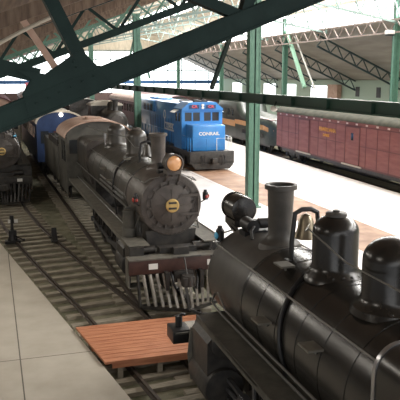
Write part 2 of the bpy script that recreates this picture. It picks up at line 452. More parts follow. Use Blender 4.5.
    # handrails with stanchions
    for sx in (-1, 1):
        a = math.radians(40); hx, hz_ = (R1+.07)*math.cos(a)*sx, cz+(R1+.07)*math.sin(a)
        MB().tube([(sx*.35, ys-.08, cz+R*.92), (hx*.8, ys-.06, hz_+.14), (hx*.98, ys+.05, hz_+.02), (hx, ys+.25, hz_), (hx, yc, hz_)], .017, 8).build('handrail', q.get('hrmat', PIPE), t)
        yy = ys+.5; hp = None
        while yy < yc:
            if hp is None:
                b = MB(); b.rod((-hx*.07, 0, -(hz_-cz)*.07), (hx*.01, 0, (hz_-cz)*.01), .014, 6); b.sphere((0, 0, 0), .026, seg=8)
                hp = b.build('handrail_post', q.get('hrmat', PIPE), t); hp.location = (hx, yy, hz_)
            else: inst(hp, 'handrail_post', t, (hx, yy, hz_))
            yy += 1.5
    # running boards
    for sx in (-1, 1):
        b = MB(); x0, x1 = sx*q.get('rbi', R*.86), sx*q['rbw']
        b.mm(x0, x1, ys-.1+q.get('rbf', 0), yc, rb-.03, rb)
        b.mm(x1-sx*.03, x1, ys-.1+q.get('rbf', 0), yc, rb-.10, rb+.02)
        yy = ys+.4
        while yy < yc: b.bar((x1*.98, yy, rb-.05), (sx*.6, yy, rb-.5), .05); yy += 1.6
        b.build('running_board', D, t, smooth=False)
    # sand pipes and steps on the jacket
    dy = q['sand'][0]
    for sx in (-1, 1):
        b = MB()
        for off, lead in ((q.get('off', -.12), q.get('lead', -.55)),):
            pp = []
            for k in range(12):
                a = math.radians(80 - 86*k/11); pp.append((sx*math.cos(a)*(R1+.03), dy+off+lead*(k/11)**.6, cz+math.sin(a)*(R1+.03)))
            pp.append((sx*(R1*.9), dy+off+lead, rb-.1)); b.tube(pp, .036, 8)
        b.build('sand_pipe', STRAPM, t)
        for (yy, ang) in ((dy-.72, 61), (dy-.35, 9), (dy+1.25, 20)):
            a = math.radians(ang); px, pz = sx*math.cos(a)*(R1+.1), cz+math.sin(a)*(R1+.1)
            MB().box((px, yy, pz), (.24, .32, .03)).bar((px, yy, pz), (sx*math.cos(a)*R1*.98, yy, cz+math.sin(a)*R1*.98-.1), .03).build('boiler_step', q.get('stepm', D), t, smooth=False)
        # long lubricator / air pipes
        b = MB(); px = sx*(R1+.06)
        b.tube([(sx*R*.9, ys+.3, cz-.25), (px, ys+.6, rb+.12), (px, ys+1.2, rb+.07), (px, yc, rb+.07)], .022)
        b.tube([(px*.98, ys+.9, cz-.1), (px*1.0, ys+1.4, cz-.28), (px*1.0, yb, cz-.3), (px*1.02, yc, cz-.25)], .02)
        b.build('air_pipe', PIPE, t)
    cs = q.get('cordside', -1); b = MB(); b.tube([(-.08, by, bz-.1), (cs*.3, by+.6, bz-.1), (cs*.40, dy-.1, cz+R1+.68), (cs*.46, q['steam'][0]-.4, cz+R1+.50), (cs*.5, yc, cz+R1+.48)], .012, 6)
    b.build('bell_cord', PIPE, t)
    # reservoir (shiny) below running board & air pump
    if q.get('reservoir'):
        b = MB(); ry0, ry1 = q['reservoir']
        b.lathe([(.05, ry0-.06), (.2, ry0), (.24, ry0+.06), (.24, ry1-.06), (.2, ry1), (.05, ry1+.06)], (-R-.28, 0, rb+.32), 'Y', 24); b.build('air_reservoir', q.get('resmat', BLACK), t)
        b = MB()
        for k in range(3): b.rod((-R-.12-.1*k, ry0-1.2, rb+.62+.06*k), (-R-.1-.1*k, ry1, rb+.6+.06*k), .025)
        b.build('cooling_pipe', STEEL, t)
    if q.get('shiny'):
        for k in range(3): MB().rod((-R-.06+.02*k, q['shiny'][0], cz-.30+.15*k), (-R-.06+.02*k, q['shiny'][1], cz-.30+.15*k), .035).build('cooling_pipe', STEEL, t)
    ay = q.get('pump', ys+1.9)
    b = MB()
    for zz, r_ in ((rb+.55, .19), (rb+.02, .21)):
        b.lathe([(r_*.9, -.26), (r_, -.22), (r_, .2), (r_*1.08, .2), (r_*1.08, .25), (r_*.5, .3)], (-R-.2, ay, zz), 'Z', 20)
    b.mm(-R-.35, -R+.1, ay-.05, ay+.05, rb-.2, rb+.9)
    b.build('air_pump', q.get('pumpmat', GEAR), t)
    # cylinders, saddle, frame
    cy = ys + q.get('cyl', .75)
    for sx in (-1, 1):
        b = MB(); b.lathe([(.2, -.56), (.36, -.54), (.38, -.5), (.38, .5), (.36, .54), (.2, .56)], (sx*1.12, cy, .95), 'Y', 28)
        b.prism([(sx*.75, 1.2), (sx*1.42, 1.15), (sx*1.42, rb-.3), (sx*1.2, rb-.06), (sx*.75, rb-.06)], 'Y', cy-.5, cy+.45)
        b.lathe([(.12, -.62), (.23, -.6), (.24, .55), (.1, .58)], (sx*1.12, cy, rb-.32), 'Y', 20)
        b.build('steam_cylinder', q.get('cylmat', GEAR), t)
    b = MB(); b.mm(-.62, .62, cy-.45, cy+.45, .8, cz-R*.7)
    b.mm(-.55, -.45, .3, yc+cl, .6, 1.1); b.mm(.45, .55, .3, yc+cl, .6, 1.1); b.mm(-.5, .5, .8, yc, .75, .95)
    b.mm(-.75, .75, yb-.6, yc, .95, cz-R*.6)
    b.build('frame', GEAR, t, smooth=False)
    # wheels and rods
    dr_ = q['dr']; wp = None
    wb = None
    for wy in q['drivers']:
        for sx in (-1, 1):
            if wb is None: wb = wheel('driving_wheel', dr_, GEAR, 14).build('driving_wheel', GEAR, t); wb.location = (sx*.76, wy, dr_)
            else: inst(wb, 'driving_wheel', t, (sx*.76, wy, dr_))
    pw = None
    for wy in q['ponies']:
        for sx in (-1, 1):
            if pw is None: pw = wheel('leading_wheel', .42, GEAR, 10).build('leading_wheel', GEAR, t); pw.location = (sx*.76, wy, .42)
            else: inst(pw, 'leading_wheel', t, (sx*.76, wy, .42))
    d0, d1 = q['drivers'][0], q['drivers'][-1]
    for sx in (-1, 1):
        b = MB(); b.bar((sx*.95, d0-.1, dr_-.25), (sx*.95, d1+.1, dr_-.25), .05, .12)
        for wy in q['drivers']: b.cyl((sx*.95, wy, dr_-.25), .11, .12, 'X', 16)
        b.bar((sx*1.03, cy+1.3, .95), (sx*1.03, q['drivers'][1], dr_-.25), .06, .12)
        b.bar((sx*1.05, cy+.5, 1.13), (sx*1.05, cy+2.2, 1.13), .08, .07); b.bar((sx*1.05, cy+.5, .78), (sx*1.05, cy+2.2, .78), .08, .07)
        b.mm(sx*.95, sx*1.12, cy+1.2, cy+1.6, .78, 1.15); b.rod((sx*1.08, cy+.5, .95), (sx*1.05, cy+1.4, .95), .035)
        b.build('side_rod', RODST, t)
        b = MB(); b.tube([(sx*1.0, cy+.5, rb-.35), (sx*1.0, cy+1.5, rb-.4), (sx*.95, cy+2.6, rb-.6)], .03); b.bar((sx*1.0, cy+2.6, rb-.3), (sx*1.0, cy+2.7, .8), .05, .12); b.bar((sx*1.0, cy+1.6, rb-.2), (sx*1.0, cy+1.7, 1.0), .04, .08)
        b.build('valve_gear', RODST, t)
    # front end
    bw = q.get('bw', 1.42); bz0, bz1 = q.get('beamz', (.92, 1.30))
    MB().mm(-bw, bw, .55, .75, bz0, bz1, bevel=.012).build('pilot_beam', q.get('beammat', GEAR), t)
    b = MB(); b.mm(-bw, bw, .53, 1.0, bz1, bz1+.04); b.mm(-.8, .8, .9, ys+.4, bz1-.05, bz1)
    for sx in (-1, 1):
        if q.get('nostep'): continue
        b.mm(sx*bw, sx*(bw-.4), .6, 1.0, bz0-.4, bz0-.37); b.mm(sx*bw, sx*(bw-.02), .6, 1.0, bz0-.4, bz1)
    b.build('front_deck', D, t, smooth=False)
    if q.get('steps'):
        for sx in (-1, 1):
            b = MB(); x1 = sx*q['rbw']; x0 = sx*(q['rbw']-.42)
            b.mm(x0, x1, .95, 1.0, bz1-.5, rb-.02); b.mm(x0, x1, 1.0, 1.3, .55, .6); b.mm(x1-sx*.03, x1, .95, 1.6, .5, rb-.02); b.mm(x0, x1, .9, 1.2, bz1-.1, bz1+.02)
            b.build('front_steps', GEAR, t, smooth=False)
        b = MB(); b.prism([(-.78, cz-R*.80), (.78, cz-R*.80), (.70, bz1+.02), (-.70, bz1+.02)], 'Y', ys+.04, ys+.1)
        b.mm(-.55, .55, 1.0, 1.35, bz1+.03, bz1+.20); b.mm(-.2, .25, .75, 1.0, bz1+.03, bz1+.24); b.cyl((.75, 1.25, bz1+.15), .12, .5, 'X', 14); b.cyl((-.85, 1.2, bz1+.14), .1, .4, 'X', 14)
        b.build('saddle_casting', GEAR, t)
        for sx in (-1, 1): MB().mm(sx*bw*.47, sx*(bw*.47+.26), .535, .55, bz0+.13, bz0+.29).build('number_tag', WHITEP, t, smooth=False)
    # pilot (slatted cowcatcher)
    if q.get('pilot', True):
        b = MB(); n = 6
        for sx in (-1, 1):
            for k in range(n):
                f = (k+.3)/n
                tx = sx*(.12+1.16*f); ty = .56
                bx = sx*(.05+1.10*f); byy = -.10+.62*f
                b.bar((tx, ty, bz0-.02), (bx, byy, .13), .075, .06)
        pl = b.build('pilot', PALE if q.get('pale') else GEAR, t, smooth=False)
        b = MB(); b.bar((0, -.15, .12), (-1.2, .52, .12), .09, .09); b.bar((0, -.15, .12), (1.2, .52, .12), .09, .09)
        b.bar((0, -.13, .14), (0, .5, bz0), .08, .05); b.bar((-1.25, .52, .12), (-1.3, .6, bz0), .06); b.bar((1.25, .52, .12), (1.3, .6, bz0), .06)
        b.bar((-1.2, .55, .14), (1.2, .55, .14), .08)
        b.build('pilot_frame', GEAR, pl, smooth=False)
    # coupler
    b = MB(); b.mm(-.09, .09, .1, .6, .86, 1.02); b.cyl((0, .02, .93), .16, .3, 'Z', 16); b.mm(-.2, -.06, -.18, .06, .8, 1.06, bevel=.03); b.mm(.06, .18, -.1, .1, .8, 1.06, bevel=.03)
    b.mm(-.28, .28, .42, .56, .78, 1.1); b.rod((-.2, .4, bz1+.06), (.5, .4, bz1+.06), .02); b.rod((0, .4, bz1+.06), (0, .1, 1.05), .02)
    b.build('coupler', q.get('coupmat', GEAR), t)
    for sx in (-.35, .38):
        MB().tube([(sx, .56, bz0), (sx, .4, bz0-.08), (sx*.95, .3, bz0-.3), (sx*.8, .22, bz0-.42), (sx*.7, .12, bz0-.36)], .032).build('air_hose', STRAPM, t)
    # cab
    W_ = 1.5; ct = q['cabtop']; floor = rb-.25
    ed = q.get('eavedrop', .42); eave = ct - ed
    b = MB()
    wl = .75; 
    for sx in (-1, 1):
        b.wall((sx*W_, yc, floor-.5), (0, 1, 0), (0, 0, 1), cl, eave-floor+.5, .05, [(.35, 1.45, .35+wl, eave-floor+.25), (1.25, 1.45, 1.25+wl, eave-floor+.25)])
    b.wall((-W_, yc, floor-.1), (1, 0, 0), (0, 0, 1), 2*W_, eave-floor+.1, .05, [(.12, 1.5, .5, eave-floor-.05), (2*W_-.5, 1.5, 2*W_-.12, eave-floor-.05)])
    arc = [(W_*math.cos(PI*k/16), eave+(ed-.02)*math.sin(PI*k/16)) for k in range(17)]
    b.prism(arc, 'Y', yc-.025, yc+.025)
    b.mm(-W_, W_, yc, yc+cl, floor-.06, floor)
    cb = b.build('cab', q.get('cabmat', J), t, smooth=False)
    b = MB()
    o_ = [((W_+.12)*math.cos(PI*k/16), eave-.02+(ed+.04)*math.sin(PI*k/16)) for k in range(17)]
    i_ = [((W_+.10)*math.cos(PI*k/16), eave-.06+(ed+.02)*math.sin(PI*k/16)) for k in range(16, -1, -1)]
    b.prism(o_+i_, 'Y', yc-.25, yc+cl+.3); b.mm(-.35, .35, yc+1.0, yc+1.8, ct-.0, ct+.08)
    rf = b.build('cab_roof', q.get('roofmat', J), cb)
    for sx in (-1, 1):
        b = MB()
        for k in range(2): b.mm(sx*W_-.01, sx*W_+.01, yc+.35+.9*k, yc+.35+.9*k+wl, floor+.95, eave-.25)
        b.build('side_window', GLASS, cb, smooth=False)
        MB().mm(sx*(W_-.5), sx*(W_-.12), yc-.01, yc+.01, floor+1.4, eave-.15).build('front_window', GLASS, cb, smooth=False)
    return t

# foreground locomotive (faces away, its boiler passes under the camera on the right)
steam_loco('steam_locomotive', 'large glossy black steam locomotive in the right foreground, seen from above, facing away', (4.9, 13.95, 0), PI, dict(
    jacket=BLACK, smoke=SMOKE, deck=DUSTY, cz=2.6, R=.93, ys=1.45, sbl=2.0, fire=7.75, cab=11.6, cablen=2.6, rb=2.1, rbw=1.42, rbi=.7,
    cordside=1, off=-.4, lead=.63, bandm=STEEL, stepm=DUSTY2, nostep=1, stack=(2.91, 4.6, .235), sand=(4.97, 4.46, .35), steam=(6.52, 4.46, .39), bell=3.95, bellz=4.22, head=(.5, 3.78, .28, .62),
    rbf=1.0, dr=.72, drivers=(4.3, 5.95, 7.6, 9.25), ponies=(1.25,), cabtop=4.6, beamz=(.92, 1.2), lens=LENS, hrmat=PIPE, pumpmat=GEAR, pump=5.6, cyl=1.15,
    headmat=BLACK, marklens=LENSB, coupmat=STRAPM, pilot=False, cylmat=GEAR, bw=1.45))
# middle locomotive facing the camera
steam_loco('steam_locomotive', 'dark steam locomotive with gold round number plate and white slatted pilot, facing the camera', (5.0, 17.4, 0), math.radians(.6), dict(
    jacket=BLACK2, smoke=SMOKE2, deck=DUSTY2, cz=2.75, R=.95, ys=1.75, sbl=2.0, fire=11.8, cab=14.8, cablen=3.2, eavedrop=.75, bw=1.55, rb=1.75, rbw=1.45,
    stack=(3.25, 4.75, .235), sand=(6.4, 4.66, .36), steam=(10.2, 4.6, .36), bell=4.8, head=(1.35, 4.03, .26, .5),
    rbf=-.55, mk=(1.12, .22), bellmat=BLACK2, dr=.8, drivers=(5.0, 7.0, 9.0, 11.0), ponies=(1.6,), cabtop=4.45, beamz=(1.05, 1.45), beammat=REDBEAM, pale=True, steps=True, pumpmat=CABSIDE,
    hrmat=PIPE, marklens=LENSR, shiny=(4.0, 8.5), roofmat=CABROOF, cabmat=CABSIDE, pump=2.35, door=SMOKE2))
# left locomotive on the empty track
steam_loco('steam_locomotive', 'black steam locomotive cut off by the left edge of the photo behind the green gusset', (.5, 35.4, 0), math.radians(.8), dict(
    jacket=BLACK, smoke=SMOKE2, deck=DUSTY, cz=2.62, R=.95, ys=1.6, sbl=1.8, fire=9.2, cab=11.2, cablen=2.6, rb=1.9, rbw=1.45,
    stack=(2.9, 4.5, .24), sand=(5.0, 4.4, .36), steam=(7.5, 4.4, .4), bell=4.0, head=(1.3, 3.9, .25, .5),
    dr=.8, drivers=(4.6, 6.5, 8.4), ponies=(1.4,), cabtop=4.4, beamz=(1.0, 1.35), hrmat=PIPE, roofmat=CABROOF, cabmat=CABROOFE, steps=True, reservoir=(4.2, 6.2)))

fl = [o for o in COL.objects if o.get('label', '').startswith('large glossy')][0]
b = MB(); b.mm(1.12, 1.5, .42, .95, .98, 1.27, bevel=.03); b.cyl((1.3, .68, 1.38), .08, .24, 'Z', 12); b.tube([(1.3, .68, 1.46), (1.24, .66, 1.53), (1.16, .66, 1.5)], .035); b.build('corner_bracket', STRAPM, fl)
MB().mm(.25, 1.12, .45, 1.05, 1.245, 1.27).build('deck_plate', PALE, fl, smooth=False)
b = MB(); b.prism([(.82, .7), (1.44, .7), (1.50, 1.2), (1.44, 1.75), (.82, 1.75)], 'Y', 2.02, 2.06); b.build('cylinder_cover', DUSTY2, fl, smooth=False)
# front-left step and bracket of the foreground locomotive is separate hardware on its beam corner
def tender(label, loc, rz):
    t = thing('tender', label, 'tender', loc, rz)
    b = MB(); b.mm(-1.45, 1.45, 0, 7.6, 1.15, 2.9, bevel=.06); b.build('tank', CABSIDE, t)
    b = MB()
    for x in (-1.42, 1.42): b.mm(x-.02, x+.02, .1, 4.6, 2.88, 3.25)
    b.mm(-1.42, 1.42, 4.55, 4.6, 2.88, 3.25); b.build('coal_boards', GEAR, t, smooth=False)
    b = MB()
    for k in range(260): b.sphere((random.uniform(-1.3, 1.3), random.uniform(.3, 4.4), 2.9+random.uniform(0, .22)), random.uniform(.06, .14), (1, .8, .7), 6)
    c = b.build('coal', GEAR, t, smooth=False); c['kind'] = 'stuff'
    b = MB(); b.mm(-1.35, 1.35, -.1, 7.8, .95, 1.16); b.build('underframe', GEAR, t, smooth=False)
    pw = None
    for wy in (1.0, 2.6, 5.1, 6.7):
        for sx in (-1, 1):
            if pw is None: pw = wheel('wheel', .42, GEAR, 10).build('wheel', GEAR, t); pw.location = (sx*.76, wy, .42)
            else: inst(pw, 'wheel', t, (sx*.76, wy, .42))
    for y in (1.8, 5.9):
        for sx in (-1, 1):
            b = MB(); b.mm(sx*.95, sx*1.05, y-1.1, y+1.1, .35, .6); b.mm(sx*.92, sx*1.1, y-.3, y+.3, .3, .9)
            b.build('truck_frame', GEAR, t, smooth=False)
tender('grey steam locomotive tender coupled behind the middle locomotive cab', (4.70, 35.9, 0), math.radians(.8))

# ------------------------------------------------------------------ passenger style cars
def arch_car(name, label, cat, loc, rz, L, body, roofm, zb=1.0, ze=3.5, zt=4.2, hw=1.5, end=None, windows=True, edge=None):
    t = thing(name, label, cat, loc, rz)
    b = MB(); b.mm(-hw, hw, 0, L, zb, ze)
    arc = [(hw*math.cos(PI*k/20), ze + (zt-ze-.06)*math.sin(PI*k/20)) for k in range(21)]
    b.prism(arc, 'Y', .0, L); b.build('body', body, t, angle=30)
    o_ = [((hw+.07)*math.cos(PI*k/20), ze-.03+(zt-ze)*math.sin(PI*k/20)) for k in range(21)]
    i_ = [((hw+.0)*math.cos(PI*k/20), ze-.05+(zt-ze-.04)*math.sin(PI*k/20)) for k in range(20, -1, -1)]
    b = MB(); b.prism(o_+i_, 'Y', -.12, L+.12); b.build('roof', roofm, t, angle=40)
    if edge:
        o2 = [((hw+.09)*math.cos(PI*k/20), ze-.05+(zt-ze+.03)*math.sin(PI*k/20)) for k in range(21)]
        i2 = [((hw-.02)*math.cos(PI*k/20), ze-.08+(zt-ze-.06)*math.sin(PI*k/20)) for k in range(20, -1, -1)]
        MB().prism(o2+i2, 'Y', -.18, -.06).build('roof_edge', edge, t, angle=40)
    b = MB(); b.mm(-hw*.8, hw*.8, .4, L-.4, zb-.3, zb); b.mm(-.6, .6, L*.35, L*.65, zb-.55, zb-.2); b.mm(-.12, .12, -.5, .6, zb-.25, zb-.05)
    b.build('underframe', GEAR, t, smooth=False)
    pw = None
    for y in (2.6, L-2.6):
        for sx in (-1, 1):
            b = MB(); b.mm(sx*.98, sx*1.08, y-1.5, y+1.5, .38, .62); b.mm(sx*.92, sx*1.14, y-.35, y+.35, .25, .85); b.mm(sx*.95, sx*1.16, y-1.35, y-1.05, .3, .6); b.mm(sx*.95, sx*1.16, y+1.05, y+1.35, .3, .6)
            b.build('truck_frame', GEAR, t, smooth=False)
        for dy in (-1.2, 1.2):
            for sx in (-1, 1):
                if pw is None: pw = wheel('wheel', .45, GEAR, 8).build('wheel', GEAR, t); pw.location = (sx*.76, y+dy, .45)
                else: inst(pw, 'wheel', t, (sx*.76, y+dy, .45))
    if windows:
        wm = None; y = 1.6
        while y < L-1.8:
            for sx in (-1, 1):
                if wm is None: wm = MB().mm(-.015, .015, -.35, .35, -.4, .4).build('window', GLASS, t, smooth=False); wm.location = (sx*hw, y, ze-.75)
                else: inst(wm, 'window', t, (sx*hw, y, ze-.75))
            y += 1.35
    return t
c = arch_car('passenger_coach', 'dark blue arched-roof coach end with a lit lamp, behind the middle locomotive', 'railroad car', (4.3, 45.0, 0), math.radians(.9), 16, NAVY, CREAM, 1.0, 3.55, 4.35, 1.5, edge=CREAM)
b = MB(); b.mm(-.42, .42, -.05, .0, 1.1, 3.0); b.build('end_door', COACHRED, c, smooth=False)
for x in (-1.0, 1.0): MB().mm(x-.25, x+.25, -.02, .01, 2.2, 3.0).build('window', GLASS, c, smooth=False)
b = MB(); b.sphere((.05, -.3, 4.05), .13, seg=14); l = b.build('lamp', LAMPW, c); MB().bar((.05, -.3, 4.05), (.05, 0, 4.1), .05).build('lamp_bracket', GEAR, l)

# maroon baggage car
def baggage():
    ang = -math.radians(2.1); L = 24.3
    x1, y1 = 22.0+1.5, 50.6
    ox, oy = x1 - math.sin(-ang)*L, y1 - math.cos(ang)*L
    c = arch_car('baggage_car', 'long maroon baggage car with grey roof and yellow lettering behind the white floor', 'railroad car', (ox, oy, 0), ang, L, MAROON, OLIVE, .95, 3.72, 4.32, 1.5, windows=False)
    hw = 1.5
    def yy(u): return u
    for y in (L-5.4, L-12.9, L-20.0):
        d = MB().mm(-hw-.02, -hw+.03, y-.9, y+.9, 1.05, 3.35).build('sliding_door', MAROON, c, smooth=False)
        b = MB(); b.mm(-hw-.035, -hw, y-.98, y-.9, 1.05, 3.4); b.mm(-hw-.035, -hw, y+.9, y+.98, 1.05, 3.4); b.mm(-hw-.035, -hw, y-.98, y+.98, 3.35, 3.43); b.build('door_frame', MAROOND, d, smooth=False)
        MB().mm(-hw-.06, -hw+.02, y-1.3, y+1.3, .93, 1.02).build('door_sill', CREAM, c, smooth=False)
        if 8 < y < 14 or y < 8: MB().mm(-hw-.03, -hw-.01, y-.14, y+.14, 2.55, 3.0).build('door_window', GLASS, d, smooth=False)
    b = MB(); b.mm(-hw-.015, -hw, 0, L, 3.42, 3.48); b.mm(-hw-.012, -hw, 0, L, 2.25, 2.29); b.mm(-hw-.012, -hw, 0, L, .95, 1.05)
    for k in range(18): b.mm(-hw-.012, -hw, k*L/18+.2, k*L/18+.25, 1.0, 3.45)
    b.build('belt_rail', MAROOND, c, smooth=False)
    n = 19; v = None
    for k in range(n):
        y = .8 + k*(L-1.6)/(n-1)
        if v is None: v = MB().mm(-.02, .02, -.11, .11, -.04, .06).build('pale_glint', PINKROOF, c); v.location = (-hw-.01, y, 3.56)  # pale pieces standing in for glints along the top of the side
        else: inst(v, 'pale_glint', c, (-hw-.01, y, 3.56))
    text('lettering', 'PENNSYLVANIA', .36, YELL, c, (-hw-.02, L-9.3, 2.93), (PI/2, 0, -PI/2), sx=1.0)
    text('lettering', 'EXPRESS', .26, YELL, c, (-hw-.02, L-9.15, 2.55), (PI/2, 0, -PI/2), sx=1.0)
baggage()

# ------------------------------------------------------------------ blue diesel
def diesel():
    t = thing('diesel_locomotive', 'bright blue diesel locomotive with CONRAIL lettering on its nose, on the tan strip', 'diesel locomotive', (14.2, 43.3, .2), math.radians(-.5))
    b = MB(); b.mm(-1.5, 1.5, .35, 19.8, 1.02, 1.24); b.mm(-1.1, 1.1, .6, 19.4, .7, 1.02); b.mm(-1.2, 1.2, 6.6, 12.4, .35, 1.0, bevel=.1)
    b.build('underframe', GEAR, t, angle=30)
    b = MB(); b.mm(-1.55, 1.55, .12, .36, .45, 1.3, bevel=.03)
    b.prism([(-1.5, .5), (1.5, .5), (1.2, .12), (-1.2, .12)], 'Y', .0, .2)
    for sx in (-1, 1):
        for k in range(3): b.mm(sx*1.15, sx*1.6, .4+.02*k, .8, .25+.3*k, .28+.3*k)
        b.mm(sx*1.12, sx*1.15, .4, .8, .2, 1.2)
    b.build('pilot', GEAR, t, angle=30)
    b = MB(); b.mm(-.1, .1, -.35, .2, .62, .82); b.mm(-.18, .18, -.5, -.25, .5, .9, bevel=.04)
    for x in (-.8, -.6, .6, .8): MB().tube([(x, .1, 1.0), (x, -.1, .95), (x*1.02, -.15, .6), (x*.95, -.1, .4)], .03).build('air_hose', STRAPM, t)
    b.build('coupler', GEAR, t)
    # short hood
    b = MB(); b.mm(-1.18, 1.18, .9, 2.6, 1.24, 3.02, bevel=.12); b.build('nose', BLUE, t)
    text('lettering', 'CONRAIL', .31, WHITEP, t, (.0, .885, 2.42), (PI/2, 0, 0), sx=1.1)
    # cab
    b = MB()
    holes = [(.22, 1.95, .72, 2.55), (.82, 1.95, 1.32, 2.55), (1.62, 1.95, 2.12, 2.55), (2.22, 1.95, 2.72, 2.55)]
    b.wall((-1.48, 2.6, 1.24), (1, 0, 0), (0, 0, 1), 2.96, 2.72, .06, holes)
    for sx in (-1, 1): b.wall((sx*1.47, 2.6, 1.24), (0, 1, 0), (0, 0, 1), 2.1, 2.72, .06, [(.35, 1.9, .95, 2.5), (1.1, 1.9, 1.75, 2.5)])
    b.mm(-1.48, 1.48, 4.62, 4.7, 1.24, 3.96)
    rf = [(-1.5, 3.92), (1.5, 3.92), (1.5, 4.05), (.95, 4.5), (-.95, 4.5), (-1.5, 4.05)]
    b.prism(rf, 'Y', 2.45, 4.8)
    cb = b.build('cab', BLUE, t, smooth=False)
    for a in holes: MB().mm(-1.48+a[0], -1.48+a[2], 2.6, 2.62, 1.24+a[1], 1.24+a[3]).build('windshield', GLASS, cb, smooth=False)
    for sx in (-1, 1):
        for a in ((.35, .95), (1.1, 1.75)): MB().mm(sx*1.47-.01, sx*1.47+.01, 2.6+a[0], 2.6+a[1], 3.14, 3.74).build('side_window', GLASS, cb, smooth=False)
        MB().box((sx*1.66, 4.15-.25, 3.86), (.42, 1.25, .03), rot=Matrix.Rotation(sx*.5, 3, 'Y')).build('sunshade', WHITEP, cb, smooth=False)
        nb = MB().mm(sx*.25, sx*.95, 2.38, 2.46, 4.06, 4.32).build('number_board', NAVY, cb, smooth=False)
        text('board_digits', 'CR', .26, REDT, nb, (sx*.6, 2.37, 4.19), (PI/2, 0, 0), sx=1.2)
    b = MB()
    for z in (4.12, 4.3): b.cyl((0, 2.4, z), .09, .1, 'Y', 14)
    h = b.build('headlight', WHITEP, cb)
    b = MB(); b.mm(-.5, .5, 2.9, 3.3, 4.5, 4.62); b.lathe([(.12, 4.6), (.12, 4.75), (.05, 4.8)], (.3, 3.6, 0), 'Z', 12)
    for x in (-.3, -.15, 0): b.cyl((x, 3.6, 4.62), .05, .5, 'Y', 10)
    b.build('air_horn', STRAPM, cb)
    # long hood
    b = MB(); b.mm(-1.15, 1.15, 4.7, 19.2, 1.24, 4.35, bevel=.12)
    b.mm(-1.32, 1.32, 12.2, 18.4, 3.4, 4.3, bevel=.08)
    lh = b.build('long_hood', BLUE, t)
    for y in (13.4, 15.0, 16.6): MB().lathe([(.62, 4.3), (.62, 4.46), (.5, 4.48), (.5, 4.4), (.02, 4.4)], (0, y, 0), 'Z', 28).build('radiator_fan', BLUE, lh)
    MB().mm(-.35, .35, 7.0, 7.6, 4.2, 4.5, bevel=.03).build('exhaust_stack', GEAR, lh)
    for y in (12.6, 13.9, 15.2): MB().mm(-1.32, -1.29, y, y+.95, 3.45, 4.0).build('radiator_grille', STRAPM, lh, smooth=False)
    b = MB()
    for k in range(11):
        y = 5.0 + k*.9; b.mm(-1.165, -1.145, y, y+.03, 1.4, 3.2)
    b.build('hood_door_seam', GEAR, lh, smooth=False)
    # side wheel emblem with lettering
    b = MB(); b.lathe([(.36, -.01), (.36, .01), (.24, .01), (.24, -.01)], (-1.17, 8.9, 3.35), 'X', 24, cap=False)
    b.mm(-1.18, -1.16, 8.82, 8.98, 2.2, 3.1); b.mm(-1.18, -1.16, 6.1, 8.9, 2.66, 2.78); b.mm(-1.18, -1.16, 6.1, 8.9, 2.2, 2.32)
    b.build('wheel_emblem', WHITEP, lh, smooth=False)
    text('lettering', 'CONRAIL', .42, WHITEP, lh, (-1.165, 7.3, 2.49), (PI/2, 0, -PI/2), sx=1.2)
    # handrails
    for sx in (-1, 1):
        b = MB(); b.tube([(sx*1.45, .45, 1.2), (sx*1.45, .45, 2.2), (sx*1.45, 2.4, 2.25)], .028)
        b.tube([(sx*1.45, 4.9, 2.25), (sx*1.45, 19.0, 2.25), (sx*1.45, 19.4, 1.2)], .028)
        for k in range(12): b.rod((sx*1.45, 4.9+k*1.25, 1.2), (sx*1.45, 4.9+k*1.25, 2.25), .025)
        for k in range(2): b.rod((sx*1.45, 1.1+k*.7, 1.2), (sx*1.45, 1.1+k*.7, 2.23), .025)
        b.tube([(sx*.35, .3, 1.2), (sx*.35, .3, 2.15), (sx*1.3, .3, 2.15), (sx*1.3, .3, .6)], .028)
        b.build('handrail', WHITEP if sx > 0 else MATS['locomotive_blue'], t)
    pw = None
    for y in (2.9, 16.5):
        for sx in (-1, 1):
            b = MB(); b.mm(sx*1.0, sx*1.12, y-1.9, y+1.9, .4, .72); 
            for dy in (-1.4, 0, 1.4): b.mm(sx*1.1, sx*1.25, y+dy-.2, y+dy+.2, .3, .7)
            b.build('truck_frame', GEAR, t, smooth=False)
        for dy in (-1.3, 1.3):
            for sx in (-1, 1):
                if pw is None: pw = wheel('wheel', .5, GEAR, 8).build('wheel', GEAR, t); pw.location = (sx*.76, y+dy, .5)
                else: inst(pw, 'wheel', t, (sx*.76, y+dy, .5))
diesel()

